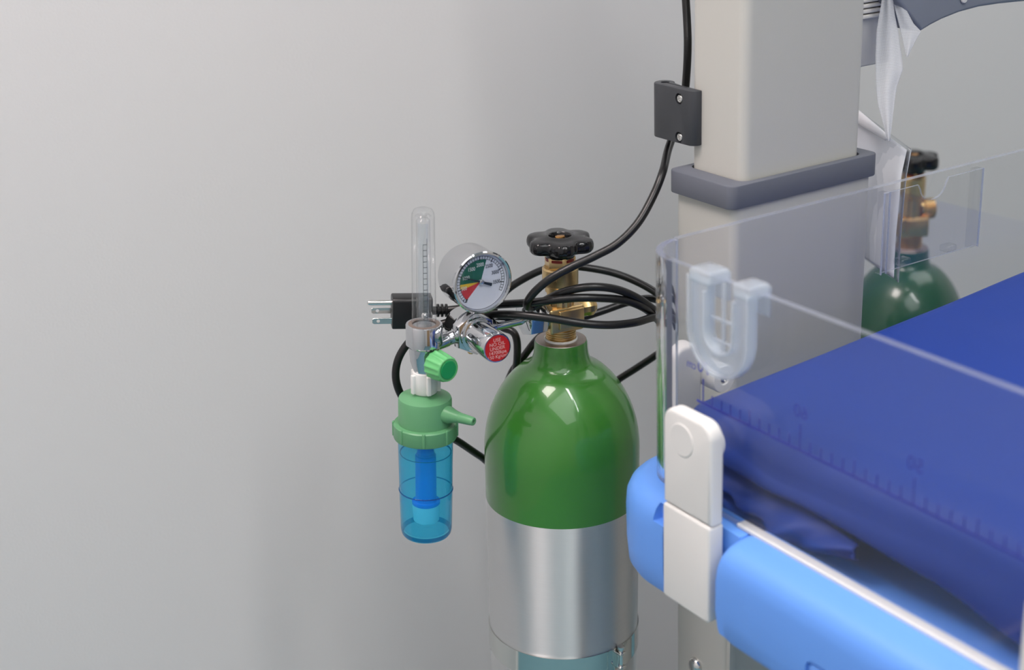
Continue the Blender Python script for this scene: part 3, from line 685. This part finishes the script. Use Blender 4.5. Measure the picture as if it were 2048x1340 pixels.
# gauge
gc = rb_c + EZ * .0478 + hv * .0035 + gv * .005
TD = frame(gc, gv, EZ)
GRD = .0262
b = MB(); b.T = TD
b.lathe([(.001, -.020), (.0215, -.020), (.0248, -.0185), (.0262, -.015), (.0262, .0130), (.0268, .0137), (.0268, .0158), (.0258, .0167), (.0243, .0160), (.0240, .0118), (.001, .0118)], 72)
ga = obj('pressure_gauge', b, M['chrome'], reg, 'round chrome pressure gauge')
b = MB(); b.T = frame(rb_c + hv * .0035 - gv * .003, EZ, gv); b.lathe([(.0062, .010), (.0062, .016), (.0048, .0165), (.0048, .0195), (.0066, .0200), (.0066, .024)], 28); obj('gauge_stem', b, M['chrome'], reg)
b = MB(); b.T = TD @ Matrix.Translation((0, 0, .0119)); R = .0238
b.lathe([(R, 0), (R, .0002), (.0001, .0002)], 64)
def dang(v): return math.radians(-135 + 270 * v / 4000.0)    # clockwise from straight up
def dpt(a, r): return (r * math.cos(a), -r * math.sin(a))    # TD: x up, y to the dial's left
def sector(v0, v1, r0, r1, mi, z):
    b.mi = mi; n = 20; vs = []
    for i in range(n + 1):
        a = dang(v0 + (v1 - v0) * i / n); p = dpt(a, r0); q = dpt(a, r1); vs += [(p[0], p[1], z), (q[0], q[1], z)]
    b.add(vs, [[2 * i, 2 * i + 1, 2 * i + 3, 2 * i + 2] for i in range(n)])
sector(0, 480, .002, .0190, 3, .0003); sector(480, 700, .002, .0190, 2, .0003); sector(700, 2280, .002, .0190, 1, .0003)
b.mi = 4
def arc(v0, v1, r, wd, z, mi):
    sector(v0, v1, r - wd / 2, r + wd / 2, mi, z)
arc(0, 3800, .0193, .00035, .00035, 4); arc(0, 3800, .0219, .00035, .00035, 4)
b.mi = 4
for k in range(0, 39):
    v = k * 100; a = dang(v); wd = .00040 if k % 5 == 0 else .00022; r0, r1 = (.0180, .0219) if k % 5 == 0 else (.0193, .0219)
    d_ = Vector((math.cos(a), -math.sin(a), 0)); nrm = Vector((math.sin(a), math.cos(a), 0))
    vs = [d_ * r0 + nrm * wd, d_ * r1 + nrm * wd, d_ * r1 - nrm * wd, d_ * r0 - nrm * wd]
    b.add([(p.x, p.y, .0004) for p in vs], [[0, 1, 2, 3]])
for v in range(0, 4000, 500):
    p = dpt(dang(v), .0146 if v not in (0, 500) else (.0200 if v == 0 else .0160)); b.mi = 5 if 400 < v < 2050 else 4
    a_ = dang(v) if v < 400 else 0
    T = Matrix(((0, 1, 0, p[0]), (-1, 0, 0, p[1]), (0, 0, 1, .0006), (0, 0, 0, 1)))
    b.text(str(v), .0046, T, .00004, .75)
b.mi = 4
for txt, v in (('20', 2900), ('0', 90)):
    p = dpt(dang(v), .0229 if v > 100 else .0215); T = Matrix(((0, 1, 0, p[0]), (-1, 0, 0, p[1]), (0, 0, 1, .0006), (0, 0, 0, 1))); b.text(txt, .0032, T, .00004, .8)
obj('dial', b, [M['dial'], M['dgreen'], M['dyellow'], M['dred'], M['ink'], M['inkw']], ga, 'white dial with green, yellow and red zones')
b = MB(); an = dang(1010); d_ = Vector((math.cos(an), -math.sin(an), 0)); nr = Vector((math.sin(an), math.cos(an), 0)); b.T = TD @ Matrix.Translation((0, 0, .0136))
def quadpr(pts, z0, z1): b.prism([(p.x, p.y) for p in pts], z0, z1)
quadpr([d_ * .0175 + nr * .0002, d_ * .0175 - nr * .0002, d_ * .0 - nr * .0009, d_ * 0 + nr * .0009], 0, .0005)
quadpr([d_ * -.0100 + nr * .0013, d_ * -.0100 - nr * .0013, d_ * -.001 - nr * .0009, d_ * -.001 + nr * .0009], 0, .0005)
nd = obj('needle', b, M['ink'], ga, 'black needle')
b = MB(); b.T = TD @ Matrix.Translation((0, 0, .0130)); b.lathe([(.0022, 0), (.0022, .0016), (.0016, .0020), (.0001, .0021)], 20); obj('needle_hub', b, M['steel'], ga)
b = MB(); b.T = TD; b.lathe([(.0243, .0154), (.0242, .0160), (.018, .0164), (.0001, .0166)], 64); obj('gauge_glass', b, clear('gauge_glass', (0.97, 0.975, 0.985), (0.9, 0.92, 0.95), 0.01, 0.05), ga)
# flowmeter
b = MB(); b.T = TF
b.lathe([(.0108, .0085), (.0118, .0092), (.0150, .0092), (.0154, .0084), (.0154, -.0085), (.0142, -.0100), (.0130, -.0112), (.0118, -.024), (.0090, -.0335), (.0084, -.0370), (.001, -.0370)], 56)
b.lathe([(.0108, .0085), (.0106, .004), (.001, .004)], 40); fb = obj('flowmeter_cup', b, M['chrome'], reg)
b = MB(); b.T = TF; b.ring([(.0100, .0094), (.0132, .0094), (.0136, .0088), (.0132, .0080), (.0100, .0080)], 44); obj('gasket', b, pbr('brown_gasket', (.16, .12, .10), .4), reg)
TT = TF @ Matrix.Translation((0, 0, .004))
HT = .1045
b = MB(); b.T = TT
b.lathe([(.0103, .0), (.0100, .02), (.0094, HT - .008), (.0090, HT - .004), (.0075, HT - .0012), (.0045, HT), (.0001, HT + .0002)], 40)
ft = obj('flowmeter_tube', b, M['tube'], reg, 'clear outer flowmeter tube')
b = MB(); b.T = TT; b.lathe([(.0062, .0005), (.0056, HT - .010), (.0040, HT - .0085), (.0022, HT - .0085), (.0022, HT - .006), (.0050, HT - .005), (.0066, HT - .0065)], 32); obj('inner_tube', b, M['tube'], ft)
b = MB(); b.T = TT
# TF x axis points away from gv; the scale strip faces the viewer
rows = [[Vector((-.0049 * math.cos(a), .0049 * math.sin(a), z)) for a in [math.radians(-35 + 127 * i / 14) for i in range(15)]] for z in (.006, HT - .012)]
b.grid(rows); b.mi = 1
def strip(a0, a1, z0, z1):
    n = 4; rr = .0052
    b.grid([[Vector((-rr * math.cos(math.radians(a0 + (a1 - a0) * i / n)), rr * math.sin(math.radians(a0 + (a1 - a0) * i / n)), z)) for i in range(n + 1)] for z in (z0, z1)])
strip(29, 25.5, .010, .0752); strip(-8, -12, .010, .080)
for k in range(14): z = .012 + k * .00485; strip(28, -10, z - .00022, z + .00022)
obj('flow_scale', b, [M['scaleback'], M['ink']], ft, 'pale flow scale with a ladder of marks')
b = MB(); b.T = TT @ Matrix.Translation((-.001, 0, .0125)); b.lathe([(.0028 * math.sin(PI * i / 12) + 1e-5, -.0028 * math.cos(PI * i / 12)) for i in range(13)], 20); obj('float_ball', b, M['ball'], ft)
# knob stem and ribbed knob
kd = Vector((math.sin(math.radians(40)), -math.cos(math.radians(40)), -.02)).normalized()
kp = FB - FM_AX * .0225
TK = frame(kp, kd, EZ)
b = MB(); b.T = TK; b.lathe([(.001, .006), (.0058, .006), (.0058, .0135), (.0046, .0140), (.0046, .018)], 28); obj('knob_stem', b, M['chrome'], reg)
b = MB(); b.T = TK
b.lathe([(.001, .0140), (.0112, .0140), (.0117, .0150), (.0119, .0165), (.0104, .0300), (.0102, .0318), (.0096, .0322), (.0094, .0316), (.0001, .0316)], 96, None, lambda a, z: 1 + (.075 * (0.5 + .5 * math.cos(14 * a)) ** 2 if .0148 < z < .0312 else 0))
kn = obj('flow_knob', b, M['knob'], reg, 'ribbed light green flow knob')
b = MB(); b.T = TK; b.lathe([(.0080, .0312), (.0080, .0324), (.0076, .0327), (.0001, .0327)], 40); obj('knob_inlay', b, M['knobinlay'], kn)

# ------------------------------------------------------------------ humidifier bottle hanging from the flowmeter
HB = FB - FM_AX * .034
hum = thing('humidifier_bottle', 'blue humidifier bottle with a green cap hanging under the flowmeter', 'bottle', frame(HB - FM_AX * .155, FM_AX, -gv))
TB = frame(HB, FM_AX, -gv)                                     # z up, zero at the top of the white nut
b = MB(); b.T = TB
b.lathe([(.0085, .0015), (.0103, .0006), (.0108, -.001), (.0108, -.0165), (.0100, -.0180), (.006, -.018)], 40)
for k in range(5):
    b.T = TB @ Matrix.Rotation(2 * PI * k / 5 + .5, 4, 'Z'); b.box((.0095, -.0020, -.0172), (.0134, .0020, -.0002), .0009)
obj('wing_nut', b, M['nut'], hum, 'white winged nut')
b = MB(); b.T = TB
b.lathe([(.001, -.0165), (.0090, -.0165), (.0096, -.0190), (.0130, -.0205), (.0196, -.0215), (.0220, -.0228), (.0228, -.0250), (.0230, -.0475), (.001, -.0475)], 64)
cp = obj('cap', b, M['capgreen'], hum, 'green screw cap')
b = MB(); b.T = TB; b.lathe([(.0228, -.0455), (.0262, -.0458), (.0272, -.0468), (.0273, -.0580), (.0268, -.0592), (.0240, -.0592)], 64)
for k in range(8):
    b.T = TB @ Matrix.Rotation(2 * PI * k / 8 - .48, 4, 'Z'); b.box((.0262, -.0014, -.0588), (.0282, .0014, -.0452), .0009)
obj('cap_ring', b, M['capgreen'], hum)
sd = Vector((math.sin(math.radians(56)), -math.cos(math.radians(56)), -.03)).normalized()
b = MB(); b.T = frame(HB - FM_AX * .0335, sd, EZ)
b.lathe([(.0078, .018), (.0074, .0250), (.0062, .0285), (.0050, .0330), (.0048, .0352), (.0045, .0356), (.0040, .0455), (.0036, .0495), (.0032, .0502), (.0016, .0502), (.0016, .046), (.0002, .046)], 32); obj('outlet_spout', b, M['capgreen'], cp)
# bottle shell
ZT, ZBm = -.0560, -.1520
b = MB(); b.T = TB
b.lathe([(.0236, ZT), (.0235, -.07), (.0231, -.1085), (.0224, ZBm + .006), (.0218, ZBm + .002), (.0205, ZBm), (.001, ZBm)], 72)
bo = obj('bottle_shell', b, M['bottle'], hum, 'transparent blue bottle with a raised ring')
b = MB(); b.T = TB; b.ring([(.0231 + .0006 * math.cos(q * PI / 4), -.1090 + .0006 * math.sin(q * PI / 4)) for q in range(8)], 72); obj('raised_ring', b, M['bottlering'], bo)
b = MB(); b.T = TB; b.ring([(.0205, ZBm + .0006), (.0217, ZBm + .0022), (.0219, ZBm + .0050), (.0208, ZBm + .0046), (.0196, ZBm + .0016)], 72); obj('base_rim', b, M['bottlering'], bo)
b = MB(); b.T = TB; b.ring([(.0222, -.0735), (.0222, -.0743), (.0214, -.0744), (.0214, -.0738)], 64); obj('meniscus', b, M['bottlering'], bo)
b = MB(); b.T = TB; b.lathe([(.001, ZBm + .0052), (.0195, ZBm + .0050), (.0212, ZBm + .0080), (.0224, -.0735), (.0216, -.0742), (.001, -.0742)], 64); obj('water', b, M['water'], hum, 'water filling the bottle')
b = MB(); b.T = TB; b.lathe([(.0068, -.047), (.0070, -.0720), (.0080, -.0765), (.0090, -.0770), (.0092, -.1215), (.0086, -.1220), (.001, -.1220)], 36); dt = obj('dip_tube', b, M['bluetube'], hum, 'deep blue inner tube')
b = MB(); b.T = TB; b.lathe([(.001, -.1210), (.0118, -.1215), (.0120, -.1250), (.0112, -.1385), (.0100, -.1400), (.001, -.1400)], 36); obj('bubble_diffuser', b, M['foam'], hum, 'pale bubble diffuser')
b = MB(); b.T = TB; b.lathe([(.0122, -.1206), (.0122, -.1228), (.0092, -.1200), (.0092, -.1195)], 36); obj('diffuser_collar', b, M['bluetube'], hum)

# ------------------------------------------------------------------ power cord
cord = thing('power_cord', 'black mains cord coiled round the brass valve, its plug pointing left', 'cable', Matrix.Translation(at(1045, 640, 1.25)))
RC = .0035
cpx = [  # (pixel x, pixel y, distance) followed along the cord from the ceiling end to the plug
    (1372, -140, 1.235), (1370, -40, 1.235), (1374, 40, 1.235), (1375.5, 90, 1.235), (1373, 150, 1.245), (1367, 200, 1.250), (1349, 262, 1.250), (1336, 300, 1.236), (1325, 345, 1.213), (1305, 395, 1.208), (1275, 447, 1.203), (1235, 487, 1.2), (1190, 512, 1.2), (1145, 533, 1.2), (1103, 556, 1.202), (1075, 578, 1.206), (1058, 598, 1.212), (1054, 612, 1.222), (1066, 614, 1.230),
    (1092, 600, 1.226), (1130, 583, 1.215), (1180, 574, 1.21), (1230, 578, 1.215), (1275, 596, 1.228), (1312, 622, 1.25), (1338, 634, 1.285), (1345, 622, 1.32), (1325, 596, 1.335),
    (1290, 572, 1.34), (1240, 550, 1.345), (1190, 538, 1.345), (1130, 532, 1.345), (1085, 540, 1.34), (1040, 562, 1.33), (1010, 584, 1.32), (990, 612, 1.315), (988, 640, 1.315), (1005, 655, 1.315), (1026, 664, 1.31),
    (1034, 684, 1.31), (1034, 720, 1.315), (1031, 752, 1.33), (1045, 800, 1.36), (1100, 850, 1.40), (1170, 820, 1.41), (1225, 768, 1.39), (1270, 738, 1.38), (1308, 713, 1.37), (1340, 688, 1.36), (1350, 650, 1.355), (1335, 612, 1.352), (1300, 597, 1.35), (1255, 605, 1.345), (1205, 622, 1.34), (1150, 640, 1.335), (1105, 655, 1.33),
    (1075, 678, 1.325), (1048, 712, 1.33), (1022, 748, 1.34), (1005, 800, 1.36), (995, 870, 1.375), (985, 925, 1.37), (960, 912, 1.345), (915, 882, 1.315), (860, 850, 1.29), (815, 810, 1.275), (793, 765, 1.265), (796, 720, 1.26), (822, 680, 1.257), (860, 657, 1.256), (895, 645, 1.255), (935, 636, 1.25), (975, 630, 1.235),
    (1015, 629, 1.222), (1060, 632, 1.212), (1110, 638, 1.207), (1165, 647, 1.206), (1220, 650, 1.21), (1270, 645, 1.22), (1308, 635, 1.24), (1332, 640, 1.262), (1326, 652, 1.27), (1316, 640, 1.262), (1290, 617, 1.235), (1250, 601, 1.222), (1200, 596, 1.215), (1150, 596, 1.212), (1100, 601, 1.215), (1050, 606, 1.225), (1000, 609, 1.24), (950, 613, 1.255), (915, 618, 1.26), (896, 620, 1.262)]
P = [at(*c_) for c_ in cpx]
b = MB(); b.tube(smooth_path(P, 8), RC, 16); obj('cord', b, M['cable'], cord)
pe = at(872, 621, 1.262); pd = (at(783, 622, 1.255) - pe).normalized()
TP = frame(pe, pd, EZ)                                         # z towards the prongs, x up
b = MB(); b.T = TP; b.lathe([(.001, -.0110), (.0034, -.0110), (.0040, .012), (.001, .012)], 28)
for k in range(3): b.lathe([(.0038, -.0098 + k * .0036), (.0058, -.0098 + k * .0036), (.0058, -.0079 + k * .0036), (.0038, -.0079 + k * .0036)], 28)
obj('strain_relief', b, M['plug'], cord)
LP = (at(783, 622, 1.255) - pe).length
b = MB(); b.T = TP; b.prism(rrect(-.0145, .0142, -.0095, .0095, .004, 4), .004, LP, .0012, 2)
pl = obj('plug', b, M['plug'], cord, 'black three pin plug')
b = MB(); b.T = TP @ Matrix.Translation((.0078, 0, LP)); b.lathe([(.001, -.003), (.0024, -.003), (.0024, .0185), (.0019, .0204), (.001, .0212), (.0001, .0213)], 24); obj('ground_pin', b, M['steel'], pl, 'round steel ground pin')
for ux, uy in ((-.0012, .0050), (-.0072, -.0050)):
    b = MB(); b.T = TP @ Matrix.Translation((ux, uy, LP)) @ Matrix(((1, 0, 0, 0), (0, 0, 1, 0), (0, 1, 0, 0), (0, 0, 0, 1)))
    b.prism([(-.0027, -.003), (.0027, -.003), (.0027, .0155), (.0017, .0170), (-.0017, .0170), (-.0027, .0155)], -.0007, .0007, .0002, 1)
    bl = obj('blade', b, M['steel'], pl, 'flat steel blade with a hole')
    c = MB(); c.T = TP @ Matrix.Translation((ux, uy, LP + .0118)) @ Matrix.Rotation(PI / 2, 4, 'X'); c.lathe([(.0015, -.004), (.0015, .004)], 20); cut(bl, c)

# ------------------------------------------------------------------ things hanging right of the column
# slate grey curved housing at the top right
b = MB(); b.T = MW @ XZ
arcp = [(1843, 63), (1862, 51), (1885, 39), (1920, 25), (1960, 14), (2000, 8), (2048, 3), (2120, -3)]
YH = .070
def on_y(px, py, yy):
    r = fw + RT * ((px - 1024) / F_PX) - UP * ((py - 670) / F_PX); n_ = -e2
    p = CAM + r * (((W(0, yy, 0) - CAM).dot(n_)) / r.dot(n_)) - C0
    return (p.dot(e1), p.z)
ap = [on_y(x, y, YH) for x, y in arcp]
lf = on_y(1790, -8, YH); lf2 = on_y(1770, -60, YH)
polyh = [lf2, lf] + ap + [(ap[-1][0], 1.45), (lf2[0], 1.45)]
hs = thing('grey_equipment_housing', 'slate grey rounded equipment housing at the top right above the bed', 'equipment', MW @ Matrix.Translation((.42, .09, 1.30)))
b.prism(polyh, -YH - .030, -YH, .003, 3); obj('housing_shell', b, M['shelf'], hs)
b = MB(); b.lathe([(.0040, 0), (.0036, .0012), (.0001, .0018)], 20, frame(W(*((lambda q: (q[0], YH - .001, q[1]))(on_y(1926, -3, YH)))), e2, EZ)); obj('cover_plug', b, M['white'], hs, 'small white cover plug')
b = MB(); b.T = MW; b.box((.30, YH + .025, 1.315), (lf2[0] + .08, YH + .045, 1.345), .002); obj('mounting_arm', b, M['shelf'], hs)
# gauze cloth draped from it
gz = thing('gauze_cloth', 'white gauze cloth hanging in a fold beside the cream column', 'cloth', Matrix.Translation(at(1785, 100, 1.225)))
def ribbon(L, R_, d0, amp, ph, n=14):
    rows = []
    for i in range(41):
        t = i / 40
        def pick(Q):
            s = t * (len(Q) - 1); k = min(int(s), len(Q) - 2); f = s - k; return (Q[k][0] * (1 - f) + Q[k + 1][0] * f, Q[k][1] * (1 - f) + Q[k + 1][1] * f)
        a, c_ = pick(L), pick(R_); row = []
        for j in range(n + 1):
            u = j / n; row.append(at(a[0] + (c_[0] - a[0]) * u, a[1] + (c_[1] - a[1]) * u, d0 + amp * math.sin(PI * 2.0 * u + ph + t * 1.5) * (1 - .5 * t)))
        rows.append(row)
    b = MB(); b.grid(rows); return b
L1 = [(1766, -60), (1766, -20), (1761, 15), (1753, 60), (1751, 110), (1751, 160), (1755, 205), (1766, 245), (1775, 282)]
R1 = [(1782, -60), (1783, -20), (1789, 30), (1797, 70), (1802, 105), (1806, 138), (1793, 175), (1786, 228), (1780, 282)]
o = obj('gauze_fold', ribbon(L1, R1, 1.225, .0035, .4), M['gauze'], gz, sharp=80); o.modifiers.new('s', 'SOLIDIFY').thickness = .0004
L2 = [(1776, -60), (1781, -20), (1788, 12), (1796, 42), (1802, 66), (1807, 88), (1813, 113)]
R2 = [(1790, -60), (1801, -20), (1811, 18), (1827, 48), (1842, 63), (1832, 80), (1815, 114)]
o = obj('gauze_fold', ribbon(L2, R2, 1.2325, .0015, .2), M['gauze'], gz, sharp=80); o.modifiers.new('s', 'SOLIDIFY').thickness = .0004
# laminated sheet behind the column
ls = thing('laminated_sheet', 'white laminated paper sheet leaning out from behind the cream column', 'paper', Matrix.Translation(at(1790, 420, 1.3)))
def sheet(Lp, Rp, dl, dr, bend, n=10):
    rows = []
    for i in range(31):
        t = i / 30; s = t * (len(Lp) - 1); k = min(int(s), len(Lp) - 2); f = s - k
        a = [Lp[k][q] * (1 - f) + Lp[k + 1][q] * f for q in (0, 1)]; c_ = [Rp[k][q] * (1 - f) + Rp[k + 1][q] * f for q in (0, 1)]
        rows.append([at(a[0] + (c_[0] - a[0]) * j / n, a[1] + (c_[1] - a[1]) * j / n, dl + (dr - dl) * j / n + bend * math.sin(PI * j / n)) for j in range(n + 1)])
    b = MB(); b.grid(rows); return b
PL = [(1690, 208), (1690, 300), (1690, 380), (1690, 460), (1690, 490)]
PR = [(1814, 300), (1803, 350), (1798, 410), (1791, 480), (1788, 556)]
o = obj('paper', sheet(PL, PR, 1.345, 1.290, .004), M['paper'], ls); o.modifiers.new('s', 'SOLIDIFY').thickness = .0004
FR = [(1823, 298), (1813, 350), (1807, 410), (1801, 480), (1797, 565)]
FLp = [(1690, 200), (1690, 300), (1690, 380), (1690, 460), (1690, 492)]
o = obj('clear_sleeve', sheet(FLp, FR, 1.3435, 1.2855, .004), M['film'], ls); o.modifiers.new('s', 'SOLIDIFY').thickness = .0003
b = MB(); b.tube([at(1823 + 0, 298, 1.2855), at(1813, 350, 1.2855), at(1807, 410, 1.2855), at(1801, 480, 1.2855), at(1797, 565, 1.2855)], .0003, 6); obj('sleeve_edge', b, M['acredge'], ls)
# curled corner of the paper
b = MB(); rows = []
for i in range(17):
    t = i / 16; c_ = at(1700 + 72 * t, 222 + 52 * t, 1.335 - .03 * t); r_ = .0075 * (1 - .55 * t)
    rows.append([c_ + UP * (r_ * math.cos(a)) - fw * (r_ * math.sin(a)) for a in [math.radians(-10 + 200 * j / 12) for j in range(13)]])
b.grid(rows); o = obj('curled_corner', b, M['paper'], ls); o.modifiers.new('s', 'SOLIDIFY').thickness = .0004
